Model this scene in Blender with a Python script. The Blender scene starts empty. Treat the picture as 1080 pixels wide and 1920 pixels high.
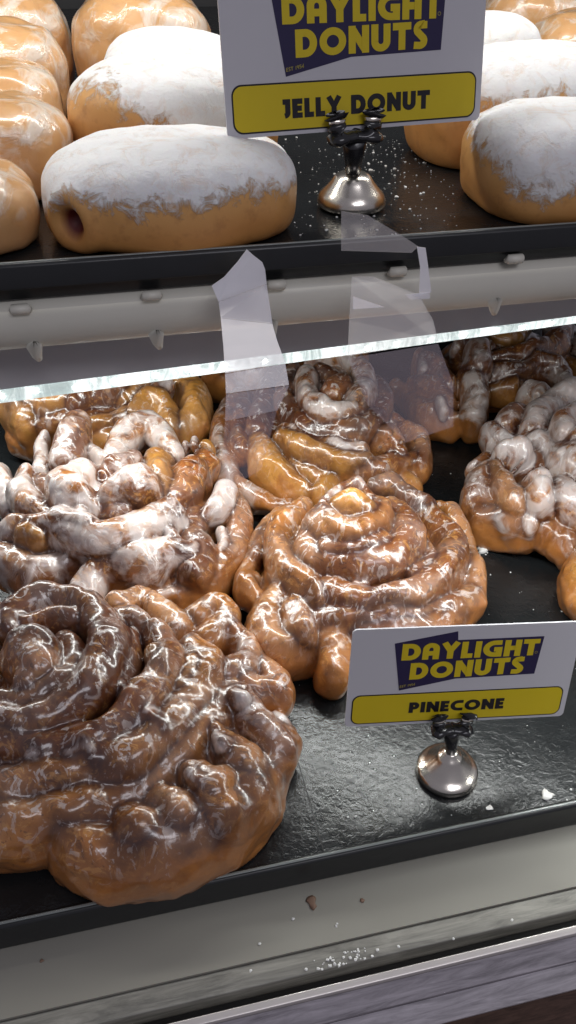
import bpy, bmesh, math, random
import numpy as np
import openvdb
from mathutils import Vector, Matrix
random.seed(7); RNG = np.random.default_rng(11)
sc = bpy.context.scene
COL = sc.collection

# ------------------------------------------------------------------ camera
F = 1600.0
CX = np.array([0.97361465, -0.12847941, 0.18859364])
CY = np.array([-0.22768566, -0.60230046, 0.76511005])
CZ = np.array([0.01528914, -0.78786242, -0.61566148])
RW = np.array([CX, CY, CZ])                    # world = RW @ cam (x right, y down, z forward)
CAM = np.array([0.0, 0.0, 0.36])
def ray(px, py): return RW @ np.array([(px-540)/F, (py-960)/F, 1.0])
def at(px, py, z):
    d = ray(px, py); return CAM + d*((z-CAM[2])/d[2])
def atY(px, py, Y):
    d = ray(px, py); return CAM + d*(Y/d[1])
def zY(py, Y, px=540): return float(atY(px, py, Y)[2])
def yZ(py, z, px=540): return float(at(px, py, z)[1])
cam = bpy.data.cameras.new('camera'); camo = bpy.data.objects.new('camera', cam); COL.objects.link(camo)
cam.sensor_fit = 'VERTICAL'; cam.sensor_height = 24.0; cam.lens = 24.0*F/1920.0
cam.clip_start = 0.01; cam.clip_end = 50
m3 = Matrix([[RW[i][0], -RW[i][1], -RW[i][2]] for i in range(3)])
camo.matrix_world = Matrix.Translation(Vector(CAM)) @ m3.to_4x4()
sc.camera = camo

# ------------------------------------------------------------------ materials
def nodes(name):
    m = bpy.data.materials.new(name); m.use_nodes = True
    nt = m.node_tree; b = nt.nodes['Principled BSDF']
    return m, nt, b
def N(nt, t, **k):
    n = nt.nodes.new(t)
    for a, v in k.items():
        if a.startswith('i_'): n.inputs[a[2:].replace('_', ' ')].default_value = v
        else: setattr(n, a, v)
    return n
def L(nt, a, b): nt.links.new(a, b)
def noise(nt, scale, detail=4, rough=.55, dist=0, typ='FBM', vec=None):
    n = N(nt, 'ShaderNodeTexNoise'); n.noise_type = typ; n.normalize = True
    n.inputs['Scale'].default_value = scale; n.inputs['Detail'].default_value = detail
    n.inputs['Roughness'].default_value = rough; n.inputs['Distortion'].default_value = dist
    if vec is None:
        tc = N(nt, 'ShaderNodeTexCoord'); vec = tc.outputs['Object']
    L(nt, vec, n.inputs['Vector']); return n.outputs['Fac']
def ramp(nt, fac, a, b, ca=(0,0,0,1), cb=(1,1,1,1), interp='LINEAR'):
    r = N(nt, 'ShaderNodeValToRGB'); r.color_ramp.interpolation = interp
    e = r.color_ramp.elements; e[0].position = a; e[1].position = b; e[0].color = ca; e[1].color = cb
    L(nt, fac, r.inputs['Fac']); return r.outputs['Color']
def mth(nt, op, a, b=None, c=None, clamp=False):
    n = N(nt, 'ShaderNodeMath'); n.operation = op; n.use_clamp = clamp
    for i, v in enumerate((a, b, c)):
        if v is None: continue
        if isinstance(v, (int, float)): n.inputs[i].default_value = v
        else: L(nt, v, n.inputs[i])
    return n.outputs[0]
def mixc(nt, f, a, b):
    n = N(nt, 'ShaderNodeMix'); n.data_type = 'RGBA'
    for s, v in ((n.inputs['Factor'], f), (n.inputs['A'], a), (n.inputs['B'], b)):
        if isinstance(v, (int, float)): s.default_value = v
        elif isinstance(v, tuple): s.default_value = v if len(v) == 4 else (*v, 1)
        else: L(nt, v, s)
    return n.outputs['Result']
def bump(nt, b, h, strength=.3, dist=.001, prev=None):
    n = N(nt, 'ShaderNodeBump'); n.inputs['Strength'].default_value = strength; n.inputs['Distance'].default_value = dist
    L(nt, h, n.inputs['Height'])
    if prev is not None: L(nt, prev, n.inputs['Normal'])
    L(nt, n.outputs[0], b.inputs['Normal'])
    if b.inputs['Coat Weight'].default_value > 0: L(nt, n.outputs[0], b.inputs['Coat Normal'])
    return n.outputs[0]
def simple(name, col, rough=.5, metal=0, spec=.5, coat=0, var=.12, vscale=40, bmp=0, bscale=200):
    m, nt, b = nodes(name)
    c = mixc(nt, noise(nt, vscale, 5), tuple(x*(1-var) for x in col), tuple(min(1, x*(1+var)) for x in col))
    L(nt, c, b.inputs['Base Color'])
    b.inputs['Metallic'].default_value = metal; b.inputs['Specular IOR Level'].default_value = spec
    b.inputs['Coat Weight'].default_value = coat; b.inputs['Coat Roughness'].default_value = .08
    r = mth(nt, 'MULTIPLY_ADD', noise(nt, vscale*1.7, 4), rough*.5, rough*.75); L(nt, r, b.inputs['Roughness'])
    if bmp: bump(nt, b, noise(nt, bscale, 3), bmp, .0005)
    return m

def mat_pinecone():
    m, nt, b = nodes('glazed_pinecone_dough')
    at_ = N(nt, 'ShaderNodeAttribute'); at_.attribute_name = 'zones'
    sep = N(nt, 'ShaderNodeSeparateColor'); L(nt, at_.outputs['Color'], sep.inputs[0])
    crease, gold, white = sep.outputs[0], sep.outputs[1], sep.outputs[2]; dark = at_.outputs['Alpha']
    n1 = noise(nt, 55, 5, .6, .6); n2 = noise(nt, 140, 4, .6, 1.0); n3 = noise(nt, 26, 3, .5, .4)
    base = mixc(nt, ramp(nt, n1, .36, .62), (.125, .040, .015), (.36, .122, .033))
    base = mixc(nt, mth(nt, 'MULTIPLY', ramp(nt, n3, .50, .62), .75), base, (.46, .18, .042))
    gf = mth(nt, 'MULTIPLY', gold, ramp(nt, n1, .25, .5), clamp=True)
    base = mixc(nt, gf, base, mixc(nt, n2, (.38, .15, .03), (.60, .30, .065)))
    nf = noise(nt, 150, 5, .65, 1.6); base = mixc(nt, mth(nt, 'MULTIPLY', ramp(nt, nf, .54, .62), .70), base, (.62, .30, .085))
    # cinnamon paste between the turns of the dough and in dark patches
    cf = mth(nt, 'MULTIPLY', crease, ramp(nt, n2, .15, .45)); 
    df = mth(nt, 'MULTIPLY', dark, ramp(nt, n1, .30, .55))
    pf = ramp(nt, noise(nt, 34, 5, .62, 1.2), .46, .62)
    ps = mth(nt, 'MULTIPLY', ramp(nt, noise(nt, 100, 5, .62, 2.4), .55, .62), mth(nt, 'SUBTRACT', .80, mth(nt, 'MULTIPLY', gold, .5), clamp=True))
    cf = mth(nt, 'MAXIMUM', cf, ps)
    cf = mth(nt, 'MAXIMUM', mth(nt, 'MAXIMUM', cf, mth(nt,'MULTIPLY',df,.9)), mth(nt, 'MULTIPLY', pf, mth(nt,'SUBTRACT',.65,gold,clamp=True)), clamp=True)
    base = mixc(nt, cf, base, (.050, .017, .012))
    tco = N(nt, 'ShaderNodeTexCoord'); sz = N(nt, 'ShaderNodeSeparateXYZ'); L(nt, tco.outputs['Object'], sz.inputs[0])
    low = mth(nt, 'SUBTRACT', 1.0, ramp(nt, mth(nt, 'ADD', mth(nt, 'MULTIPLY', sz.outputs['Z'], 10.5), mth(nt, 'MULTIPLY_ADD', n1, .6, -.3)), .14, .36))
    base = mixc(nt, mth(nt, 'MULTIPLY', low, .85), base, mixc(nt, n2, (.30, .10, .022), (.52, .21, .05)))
    # thin milky icing: dribbled veins plus a film, thicker on tops
    geo = N(nt, 'ShaderNodeNewGeometry'); sx = N(nt, 'ShaderNodeSeparateXYZ'); L(nt, geo.outputs['Normal'], sx.inputs[0])
    up = ramp(nt, sx.outputs['Z'], .05, .95)
    haze_ = ramp(nt, noise(nt, 24, 4, .55, .8), .44, .60)
    mp = N(nt, 'ShaderNodeMapping'); mp.inputs['Scale'].default_value = (1, 1, .45); tc = N(nt, 'ShaderNodeTexCoord'); L(nt, tc.outputs['Object'], mp.inputs[0])
    streak = ramp(nt, noise(nt, 95, 5, .60, 3.0, vec=mp.outputs[0]), .56, .61)
    f = mth(nt, 'MULTIPLY', haze_, mth(nt, 'MULTIPLY_ADD', up, .10, .03))
    f = mth(nt, 'ADD', f, mth(nt, 'MULTIPLY', streak, mth(nt, 'MULTIPLY_ADD', up, .60, .05)))
    f = mth(nt, 'MULTIPLY', f, mth(nt, 'SUBTRACT', 1.0, mth(nt, 'MULTIPLY', crease, .5)))
    wn = mth(nt, 'SUBTRACT', mth(nt, 'ADD', noise(nt, 58, 4, .55, 1.1), mth(nt, 'MULTIPLY', white, .38)), mth(nt, 'MULTIPLY', crease, .12))
    wpatch = mth(nt, 'MULTIPLY', ramp(nt, wn, .57, .74), ramp(nt, white, .05, .4))
    f = mth(nt, 'ADD', f, mth(nt, 'MULTIPLY', wpatch, .68), clamp=True)
    f = mth(nt, 'MULTIPLY', f, mth(nt, 'SUBTRACT', 1.0, mth(nt, 'MULTIPLY', gf, .4)))
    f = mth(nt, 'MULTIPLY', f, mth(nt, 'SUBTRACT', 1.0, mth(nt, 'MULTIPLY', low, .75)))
    col = mixc(nt, f, base, (.68, .62, .60))
    L(nt, col, b.inputs['Base Color'])
    L(nt, mth(nt, 'MULTIPLY_ADD', f, .10, .28), b.inputs['Roughness'])
    b.inputs['Coat Weight'].default_value = .85; b.inputs['Coat Roughness'].default_value = .10; b.inputs['Coat IOR'].default_value = 1.5
    b.inputs['Subsurface Weight'].default_value = .06; b.inputs['Subsurface Radius'].default_value = (.005, .0025, .0012); b.inputs['Subsurface Scale'].default_value = 1
    h = mth(nt, 'ADD', noise(nt, 110, 4, .55, 1.0), mth(nt, 'MULTIPLY', f, .5))
    p = bump(nt, b, h, .24, .0010)
    bump(nt, b, noise(nt, 900, 2, .5), .10, .0004, p)
    return m
def mat_bun(kind):
    m, nt, b = nodes({'sugar': 'powdered_fried_dough', 'glaze': 'glazed_fried_dough'}[kind])
    a = N(nt, 'ShaderNodeAttribute'); a.attribute_name = 'zones'
    sep = N(nt, 'ShaderNodeSeparateColor'); L(nt, a.outputs['Color'], sep.inputs[0])
    hgt, hole = sep.outputs[0], sep.outputs[1]
    n1 = noise(nt, 35, 5, .6, .5); n2 = noise(nt, 160, 4, .6)
    band = ramp(nt, hgt, .18, .5)                    # paler proof line round the middle
    dough = mixc(nt, n1, (.46, .19, .05), (.68, .34, .105))
    dough = mixc(nt, mth(nt, 'MULTIPLY', band, .5), dough, (.78, .46, .17))
    dough = mixc(nt, mth(nt, 'MULTIPLY', ramp(nt, n2, .52, .7), .35), dough, (.30, .11, .035))
    dough = mixc(nt, ramp(nt, hole, .35, .75), dough, (.13, .014, .010))
    if kind == 'sugar':
        e = mth(nt, 'ADD', hgt, mth(nt, 'MULTIPLY_ADD', noise(nt, 130, 8, .80, .6), .95, -.475))
        e = mth(nt, 'ADD', e, mth(nt, 'MULTIPLY_ADD', noise(nt, 34, 4, .6, .2), .45, -.225))
        s = ramp(nt, e, .47, .60)
        thin = mth(nt, 'SUBTRACT', 1.0, mth(nt, 'MULTIPLY', ramp(nt, noise(nt, 110, 7, .72, .7), .50, .72), .38))
        s = mth(nt, 'MULTIPLY', mth(nt, 'MULTIPLY', s, thin), mth(nt, 'SUBTRACT', 1.0, hole, clamp=True))
        col = mixc(nt, s, dough, (.84, .84, .83))
        L(nt, mth(nt, 'MULTIPLY_ADD', s, .45, .42), b.inputs['Roughness'])
        p = bump(nt, b, mth(nt, 'ADD', mth(nt, 'MULTIPLY', s, .7), mth(nt, 'MULTIPLY', mth(nt, 'MULTIPLY', noise(nt, 320, 7, .7, .3), s), 1.0)), .7, .0008)
        bump(nt, b, noise(nt, 120, 5), .2, .0008, p)
    else:
        f = mth(nt, 'MULTIPLY', ramp(nt, noise(nt, 42, 5, .6, 1.6), .47, .62), mth(nt, 'MULTIPLY', ramp(nt, hgt, .25, .7), .85))
        col = mixc(nt, f, mixc(nt, .45, dough, (.72, .42, .21)), (.80, .72, .62))
        b.inputs['Coat Weight'].default_value = .9; b.inputs['Coat Roughness'].default_value = .08
        b.inputs['Roughness'].default_value = .3
        bump(nt, b, mth(nt, 'ADD', noise(nt, 45, 4, .5, .8), mth(nt, 'MULTIPLY', f, .6)), .35, .002)
    L(nt, col, b.inputs['Base Color'])
    b.inputs['Subsurface Weight'].default_value = .1; b.inputs['Subsurface Radius'].default_value = (.008, .004, .002); b.inputs['Subsurface Scale'].default_value = 1
    return m
def mat_tray(name, sheen=.3):
    m, nt, b = nodes(name)
    L(nt, mixc(nt, noise(nt, 18, 5, .6), (.006, .007, .008), (.015, .017, .018)), b.inputs['Base Color'])
    L(nt, mth(nt, 'MULTIPLY_ADD', noise(nt, 60, 5, .65, .5), .25, sheen-.10), b.inputs['Roughness'])
    b.inputs['Specular IOR Level'].default_value = .45
    v = N(nt, 'ShaderNodeTexVoronoi'); v.feature = 'F1'; v.inputs['Scale'].default_value = 420
    tc = N(nt, 'ShaderNodeTexCoord'); L(nt, tc.outputs['Object'], v.inputs['Vector'])
    p = bump(nt, b, noise(nt, 330, 3, .6, .8), .32, .0008)
    bump(nt, b, noise(nt, 30, 3), .25, .002, p)
    return m
def mat_metal(name, col, rough, streak=True, metal=1.0):
    m, nt, b = nodes(name)
    tc = N(nt, 'ShaderNodeTexCoord'); mp = N(nt, 'ShaderNodeMapping'); mp.inputs['Scale'].default_value = (1, 9, 9)
    L(nt, tc.outputs['Object'], mp.inputs[0])
    n = noise(nt, 26, 8, .72, .6, vec=mp.outputs[0])
    L(nt, mixc(nt, ramp(nt, n, .36, .64), tuple(c*.45 for c in col), col), b.inputs['Base Color'])
    b.inputs['Metallic'].default_value = metal
    L(nt, mth(nt, 'MULTIPLY_ADD', n, .25, rough-.1), b.inputs['Roughness'])
    return m
def mat_emit(name, col, s):
    m, nt, b = nodes(name); b.inputs['Base Color'].default_value = (*col, 1)
    b.inputs['Emission Color'].default_value = (*col, 1); b.inputs['Emission Strength'].default_value = s
    return m

M = {
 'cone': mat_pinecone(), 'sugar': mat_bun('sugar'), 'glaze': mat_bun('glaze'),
 'tray': mat_tray('black_tray', .22), 'tray_up': mat_tray('black_tray_glossy', .22),
 'rim': simple('black_tray_rim', (.014, .015, .016), .32, var=.3, bmp=.2, bscale=150),
 'edge': simple('painted_rim_highlight', (.20, .22, .21), .3, var=.35, vscale=60, coat=.5),  # lighter grey that paints the highlight line along the tray rims
 'ledge': simple('off_white_plastic', (.26, .25, .215), .6, var=.05, vscale=12, bmp=.05, bscale=40),
 'rail': simple('beige_plastic', (.62, .60, .52), .42, var=.05, vscale=20),
 'panel': simple('grey_panel', (.42, .40, .41), .5, var=.05),
 'steel': mat_metal('dull_steel', (.34, .33, .29), .5, metal=.2),
 'trim': mat_metal('lavender_streaked_trim', (.52, .48, .52), .42, metal=.25),
 'lip': simple('pale_lip', (.62, .58, .56), .25, metal=.4),
 'groove': simple('dark_groove', (.012, .011, .010), .5),
 'floor': mat_metal('brown_wood_floor', (.16, .09, .065), .5, metal=0),
 'card': simple('white_card', (.54, .53, .56), .38, var=.02),
 'navy': simple('navy_print', (.020, .014, .060), .35, var=.08),
 'yellow': simple('yellow_print', (.62, .47, .012), .35, var=.05),
 'black': simple('black_print', (.012, .010, .014), .35),
 'faint': simple('faint_yellow_print', (.30, .25, .06), .4),
 'chrome': simple('nickel', (.75, .70, .62), .24, metal=1, var=.1),
 'blackmetal': simple('black_clip', (.015, .015, .017), .25, coat=.3),
 'icing': simple('white_icing', (.72, .71, .68), .3, coat=.5, var=.05, bmp=.3, bscale=300),
 'crumb': simple('sugar_crumb', (.74, .74, .72), .8, var=.1),
 'stain': simple('brown_crumb', (.20, .12, .08), .6, var=.3),
 'wall': simple('case_wall', (.05, .05, .05), .5),
}
def mat_lens():
    m, nt, b = nodes('clear_led_lens')
    b.inputs['Transmission Weight'].default_value = .35; b.inputs['Roughness'].default_value = .18
    b.inputs['Base Color'].default_value = (.85, .92, .90, 1)
    tc = N(nt, 'ShaderNodeTexCoord'); mp = N(nt, 'ShaderNodeMapping'); mp.inputs['Scale'].default_value = (1, .3, .3)
    L(nt, tc.outputs['Object'], mp.inputs[0])
    n = ramp(nt, noise(nt, 130, 5, .7, 1.2, vec=mp.outputs[0]), .40, .72, (.14, .17, .17, 1), (1.0, 1.0, 1.0, 1))
    L(nt, n, b.inputs['Emission Color']); b.inputs['Emission Strength'].default_value = LENS
    bump(nt, b, noise(nt, 260, 4), .6, .001)
    return m
LENS = 1.0
M['lens'] = mat_lens(); M['led'] = mat_emit('led_chip', (.93, 1, .98), 22.0)

# ------------------------------------------------------------------ helpers
def link(name, me, mat, parent=None, smooth=True):
    o = bpy.data.objects.new(name, me); COL.objects.link(o)
    if mat is not None: me.materials.append(mat)
    if smooth: me.polygons.foreach_set('use_smooth', [True]*len(me.polygons))
    if parent is not None: o.parent = parent
    return o
def mesh(name, v, f):
    me = bpy.data.meshes.new(name); me.from_pydata([tuple(map(float, p)) for p in v], [], [tuple(int(i) for i in q) for q in f]); me.update(); return me
def tag(o, label=None, cat=None, group=None, kind=None):
    if label: o['label'] = label
    if cat: o['category'] = cat
    if group: o['group'] = group
    if kind: o['kind'] = kind
    return o
def empty(name, loc=(0, 0, 0)):
    o = bpy.data.objects.new(name, None); o.location = loc; o.empty_display_size = .01; COL.objects.link(o); return o
def bevel(o, w, seg=3, ang=.6):
    bm = bmesh.new(); bm.from_mesh(o.data)
    ed = [e for e in bm.edges if len(e.link_faces) == 2 and e.calc_face_angle(0) > ang]
    bmesh.ops.bevel(bm, geom=ed, offset=w, segments=seg, affect='EDGES', profile=.5)
    bmesh.ops.recalc_face_normals(bm, faces=bm.faces); bm.to_mesh(o.data); bm.free()
    o.data.polygons.foreach_set('use_smooth', [True]*len(o.data.polygons))
    try: o.data.set_sharp_from_angle(angle=.7)
    except Exception: pass
    return o
def prism(name, prof0, prof1, mat, parent=None, bev=0):
    """closed profile at two ends (lists of xyz), lofted"""
    n = len(prof0); v = list(prof0)+list(prof1)
    f = [(i, (i+1) % n, n+(i+1) % n, n+i) for i in range(n)]+[tuple(range(n))[::-1], tuple(range(n, 2*n))]
    o = link(name, mesh(name, v, f), mat, parent, smooth=False)
    bm = bmesh.new(); bm.from_mesh(o.data); bmesh.ops.recalc_face_normals(bm, faces=bm.faces); bm.to_mesh(o.data); bm.free()
    if bev: bevel(o, bev)
    return o
def bar(name, yz, x0, x1, mat, parent=None, bev=0, skew=0.0):
    """profile in (y,z) run along X; skew = dy/dx"""
    return prism(name, [(x0, y+skew*x0, z) for y, z in yz], [(x1, y+skew*x1, z) for y, z in yz], mat, parent, bev)
def tube(path, rads, seg=12, squash=1.0, cap=True):
    P = [np.array(p, float) for p in path]; v = []; f = []; up = np.array([0, 0, 1.])
    for i, p in enumerate(P):
        t = P[min(i+1, len(P)-1)]-P[max(i-1, 0)]; t /= np.linalg.norm(t)+1e-12
        a = np.cross(t, up if abs(t[2]) < .9 else np.array([0, 1., 0])); a /= np.linalg.norm(a); b = np.cross(t, a)
        for k in range(seg):
            c = 2*math.pi*k/seg; v.append(p+rads[i]*(math.cos(c)*a+math.sin(c)*b*squash))
    for i in range(len(P)-1):
        for k in range(seg): f.append((i*seg+k, i*seg+(k+1) % seg, (i+1)*seg+(k+1) % seg, (i+1)*seg+k))
    if cap: f += [tuple(range(seg))[::-1], tuple(range((len(P)-1)*seg, len(P)*seg))]
    return v, f
def lathe(prof, seg=48):
    v = []; f = []
    for r, z in prof:
        for k in range(seg): c = 2*math.pi*k/seg; v.append((r*math.cos(c), r*math.sin(c), z))
    n = len(prof)
    for i in range(n-1):
        for k in range(seg): f.append((i*seg+k, i*seg+(k+1) % seg, (i+1)*seg+(k+1) % seg, (i+1)*seg+k))
    f += [tuple(range(seg))[::-1], tuple(range((n-1)*seg, n*seg))]
    return v, f

# ------------------------------------------------------------------ display case (setting and fittings)
X0, X1 = -.42, .62
SH = .232; SHF = SH-.0035; YF = .331                      # upper shelf height and its front edge
TY = .195                                 # front edge of the lower tray
zl = -.013
yl1 = yZ(1787, zl); yl2 = yZ(1837, zl-.004); yl3 = yZ(1864, zl-.004)
ledge = bar('counter_ledge', [(.80, zl-.012), (.80, zl), (yl1, zl), (yl1, zl-.012)], X0, X1, M['ledge']); tag(ledge, kind='structure')
st = bar('steel_strip', [(yl1-.0002, zl-.02), (yl1-.0002, zl-.0012), (yl2, zl-.003), (yl2, zl-.02)], X0, X1, M['steel'], bev=.0006)
tag(st, 'dull grey steel strip along the front of the white ledge, sugar spilled on it', 'trim strip')
gr = bar('glass_channel', [(yl2-.0003, zl-.025), (yl2-.0003, zl-.012), (yl3, zl-.012), (yl3, zl-.025)], X0, X1, M['groove'])
tag(gr, 'narrow black channel between the steel strip and the purple grey trim', 'channel')
tr = empty('front_trim', (0, yl3, zl)); tag(tr, 'streaky purple grey front trim with a pale top edge at the bottom of the photo', 'trim')
def loc(o, root):      # keep world placement when parenting to a moved empty
    o.parent = root; o.matrix_parent_inverse = Matrix.Translation(-root.location); return o
yt = yl3-.0003; zt = zl-.0035
loc(bar('top_edge', [(yt, zt-.01), (yt, zt), (yt-.0032, zt-.0008), (yt-.0032, zt-.01)], X0, X1, M['lip'], bev=.0005), tr)
yb1 = yt-.0034; ya = yZ(1935, zt-.012); yc = yZ(1990, zt-.02)
loc(bar('upper_face', [(yb1, zt-.02), (yb1, zt-.003), (ya, zt-.012), (ya, zt-.03)], X0, X1, M['trim']), tr)
loc(bar('lower_face', [(ya-.0002, zt-.0235), (ya-.0002, zt-.0135), (yc, zt-.0215), (yc, zt-.0225)], X0, X1, M['trim']), tr)
fl = bar('floor', [(1.2, -.62), (1.2, -.60), (-1.5, -.60), (-1.5, -.62)], -2, 2.5, M['floor']); tag(fl, kind='structure')
bk = bar('case_back_wall', [(1.02, -.03), (1.02, .75), (1.04, .75), (1.04, -.03)], X0, X1, M['wall']); tag(bk, kind='structure')

def tray(x0, x1, yf, yb, z, mat, label, ends=(1, 1)):
    root = empty('display_tray', ((x0+x1)/2, yf, z)); tag(root, label, 'tray')
    fl_ = bar('tray_floor', [(yf+.004, z-.004), (yf+.004, z), (yb, z), (yb, z-.004)], x0+(.0035 if ends[0] else 0), x1-(.0035 if ends[1] else 0), mat); loc(fl_, root)
    # front rim: rolled lip and dark outer face
    zr = z+.0035
    pr = [(yf+.0036, z-.006), (yf+.0036, zr-.0012), (yf+.0026, zr), (yf+.0004, zr), (yf-.0006, zr-.001), (yf-.0012, z-.0125), (yf+.002, z-.0125)]
    loc(bar('rim_highlight', [(yf+.0022, zr-.0006), (yf+.0022, zr+.00035), (yf+.0009, zr+.00035), (yf+.0009, zr-.0006)], x0, x1, M['edge'], bev=.0003), root)  # thin pale strip in place of the glint on the lip
    if z > .1: pr = [(yf+.0036, z-.006), (yf+.0036, zr-.0012), (yf+.0026, zr), (yf+.0004, zr), (yf-.0006, zr-.001), (yf-.002, z-.006), (yf+.0005, zY(500, YF)), (yf+.002, zY(530, YF)+.001), (yf+.008, zY(530, YF)+.001)]
    loc(bar('tray_rim', pr, x0, x1, M['rim'], bev=.0004), root)
    for xa, on in ((x0, ends[0]), (x1-.0034, ends[1])):
        if on: loc(bar('side_rim', [(yf+.004, z-.005), (yf+.004, z+.003), (yb, z+.003), (yb, z-.005)], xa, xa+.0034, M['rim'], bev=.0005), root)
    return root
seam = float(at(608, 1600, 0)[0])
lt = tray(X0+.02, X1-.02, TY, .78, 0, M['tray'], 'black lower tray that holds all the pinecone pastries and the smaller card')
loc(bar('tray_seam', [(TY+.005, -.001), (TY+.005, .00006), (.75, .00006), (.75, -.001)], seam-.0003, seam+.0003, M['groove']), lt)
tray(X0+.02, X1-.02, YF, 1.0, SHF, M['tray_up'], 'black upper tray dusted with sugar under the jelly donuts')

# shelf rail with clips, grey panel, led strip
rl = empty('shelf_rail', (0, YF, SH-.02)); tag(rl, 'beige plastic rail with small clips under the upper black tray', 'rail')
zr0 = zY(527, YF); zr1 = zY(617, YF)
prof = []
for k in range(13):
    a = math.pi/2-k*math.pi/12*1.02
    prof.append((YF+.006-.009*math.cos(a), (zr0+zr1)/2+(zr0-zr1)/2*math.sin(a)))
prof += [(YF+.02, zr1+.001), (YF+.02, zr0)]
loc(bar('rail_body', prof, X0, X1, M['rail'], bev=0), rl).data.polygons.foreach_set('use_smooth', [True]*15+[False]*2)
for px, py in ((38, 583), (285, 557), (520, 537), (748, 512), (968, 488)):
    p = atY(px, py, YF-.003)
    v, f = tube([(p[0]-.0034, p[1]+.003, p[2]-.001), (p[0]-.003, p[1]+.0015, p[2]), (p[0]+.003, p[1]+.0015, p[2]), (p[0]+.0034, p[1]+.003, p[2]-.001)], [.0012, .0022, .0022, .0012])
    loc(link('clip', mesh('clip', v, f), M['rail']), rl)
for px, py in ((62, 640), (292, 618), (508, 598), (930, 556)):
    p = atY(px, py, YF-.002)
    v, f = tube([p+np.array([0, .003, .003]), p+np.array([0, .0005, -.002]), p+np.array([.0005, .0005, -.0065]), p+np.array([.0012, .001, -.009])], [.0034, .0034, .0022, .0012])
    loc(link('clip', mesh('clip', v, f), M['rail']), rl)
YL = YF+.02; sk = .085
us = bar('shelf_board', [(YF+.03, SH-.016), (YF+.03, SH-.006), (1.0, SH-.006), (1.0, SH-.016)], X0, X1, M['groove'])
tag(us, kind='structure'); us.name = 'shelf_board'
ls = empty('light_strip', (0, YL, zr1)); tag(ls, 'bright white light strip in a clear cover below the grey panel', 'light strip')
zb_ = .162
q0, q1 = at(0, 757, zb_), at(1080, 607, zb_); skl = float((q1[1]-q0[1])/(q1[0]-q0[0])); yl0 = float(q0[1]-skl*q0[0])
zt0, zt1 = float(atY(0, 733, q0[1])[2]), float(atY(1080, 594, q1[1])[2])
def ledz(x): return zt0+(zt1-zt0)*(x-q0[0])/(q1[0]-q0[0])
def lprof(x): return [(x, yl0+skl*x, ledz(x)), (x, yl0+skl*x, zb_), (x, yl0+skl*x+.0045, zb_), (x, yl0+skl*x+.0045, ledz(x))]
loc(prism('clear_cover', lprof(-.25), lprof(X1), M['lens'], bev=.0005), ls)
for k in range(46):
    x = -.24+k*.0175+random.uniform(-.002, .002); y = yl0+skl*x-.0003; z = ledz(x)-(ledz(x)-zb_)*random.uniform(.3, .6)
    v, f = lathe([(.0002, .0006), (.0010, .0005), (.0013, 0), (.0002, -.0003)][::-1], 10)
    v = [(x+a, y-c, z+b*.6) for a, b, c in v]
    loc(link('led', mesh('led', v, f), M['led']), ls)
def pprof(x): return [(x, YF+.014, zr1+.006), (x, yl0+skl*x+.0006, ledz(x)+.0002), (x, yl0+skl*x+.03, ledz(x)+.0002), (x, YF+.06, zr1+.006)]
pn = prism('light_valance', pprof(-.25), pprof(X1), M['panel'])
tag(pn, 'plain grey panel hanging between the beige rail and the light strip', 'panel')
def area(name, loc_, sx, sy, e, col, tgt):
    l = bpy.data.lights.new(name, 'AREA'); l.shape = 'RECTANGLE'; l.size = sx; l.size_y = sy; l.energy = e; l.color = col
    o = bpy.data.objects.new(name, l); COL.objects.link(o); o.location = loc_
    d = Vector(tgt)-Vector(loc_); o.rotation_euler = d.to_track_quat('-Z', 'Y').to_euler(); return o
E_LOW, E_UP, E_ROOM = 1.6, 1.8, 1.8
area('led_strip_light', (.10, YL+.022, zb_-.004), .9, .012, E_LOW, (.97, 1, .97), (.08, YL-.005, 0))
area('top_shelf_light', (.08, .50, .50), .9, .03, E_UP, (1, .98, .92), (.08, .52, .2))
area('shop_ceiling_light', (.5, -1.2, 1.9), 1.2, .6, E_ROOM*6, (.93, .92, 1), (.05, .3, .05))

# ------------------------------------------------------------------ sdf pastry builder
def hashn(V, cell, seed):
    r = np.random.default_rng(seed); ph = r.uniform(0, 6.28, (6, 1)); dr = r.normal(size=(6, 3)); dr /= np.linalg.norm(dr, axis=1)[:, None]
    return np.sin(dr@V.T*2*math.pi/cell+ph).mean(0)
def lerp_mat(m, n):
    x = np.linspace(0, m-1.001, n); i = x.astype(int); t = x-i; t = t*t*(3-2*t)
    A = np.zeros((n, m)); A[np.arange(n), i] = 1-t; A[np.arange(n), i+1] = t; return A
def vnoise(shape, vox, cell):
    g = [max(3, int(s*vox/cell)+2) for s in shape]; R = RNG.uniform(-1, 1, g)
    for ax in range(3):
        R = np.moveaxis(np.tensordot(lerp_mat(g[ax], shape[ax]), R, axes=(1, ax)), 0, ax)
    return R
def spline(pts, vals, step=.005):
    P = np.array(pts); V = np.array(vals)
    if len(P) == 1: return P, V
    Q = np.vstack([2*P[0]-P[1], P, 2*P[-1]-P[-2]]); out = []; ov = []
    VV = np.vstack([V[0], V, V[-1]])
    for i in range(len(P)-1):
        n = max(1, int(np.linalg.norm(P[i+1]-P[i])/step))
        for k in range(n):
            t = k/n; a = (-t**3+2*t*t-t)/2; b = (3*t**3-5*t*t+2)/2; c = (-3*t**3+4*t*t+t)/2; d = (t**3-t*t)/2
            out.append(a*Q[i]+b*Q[i+1]+c*Q[i+2]+d*Q[i+3]); ov.append((1-t)*VV[i+1]+t*VV[i+2])
    out.append(P[-1]); ov.append(V[-1]); return np.array(out), np.array(ov)
TAGS = {'b': (0, 0, 0), 'o': (.3, 0, 0), 'n': (.05, .10, .6), 'g': (1, 0, 0), 'w': (0, .68, 0), 'd': (0, 0, 1), 'm': (.10, .55, .25), 'x': (0, .30, .75)}
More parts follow.
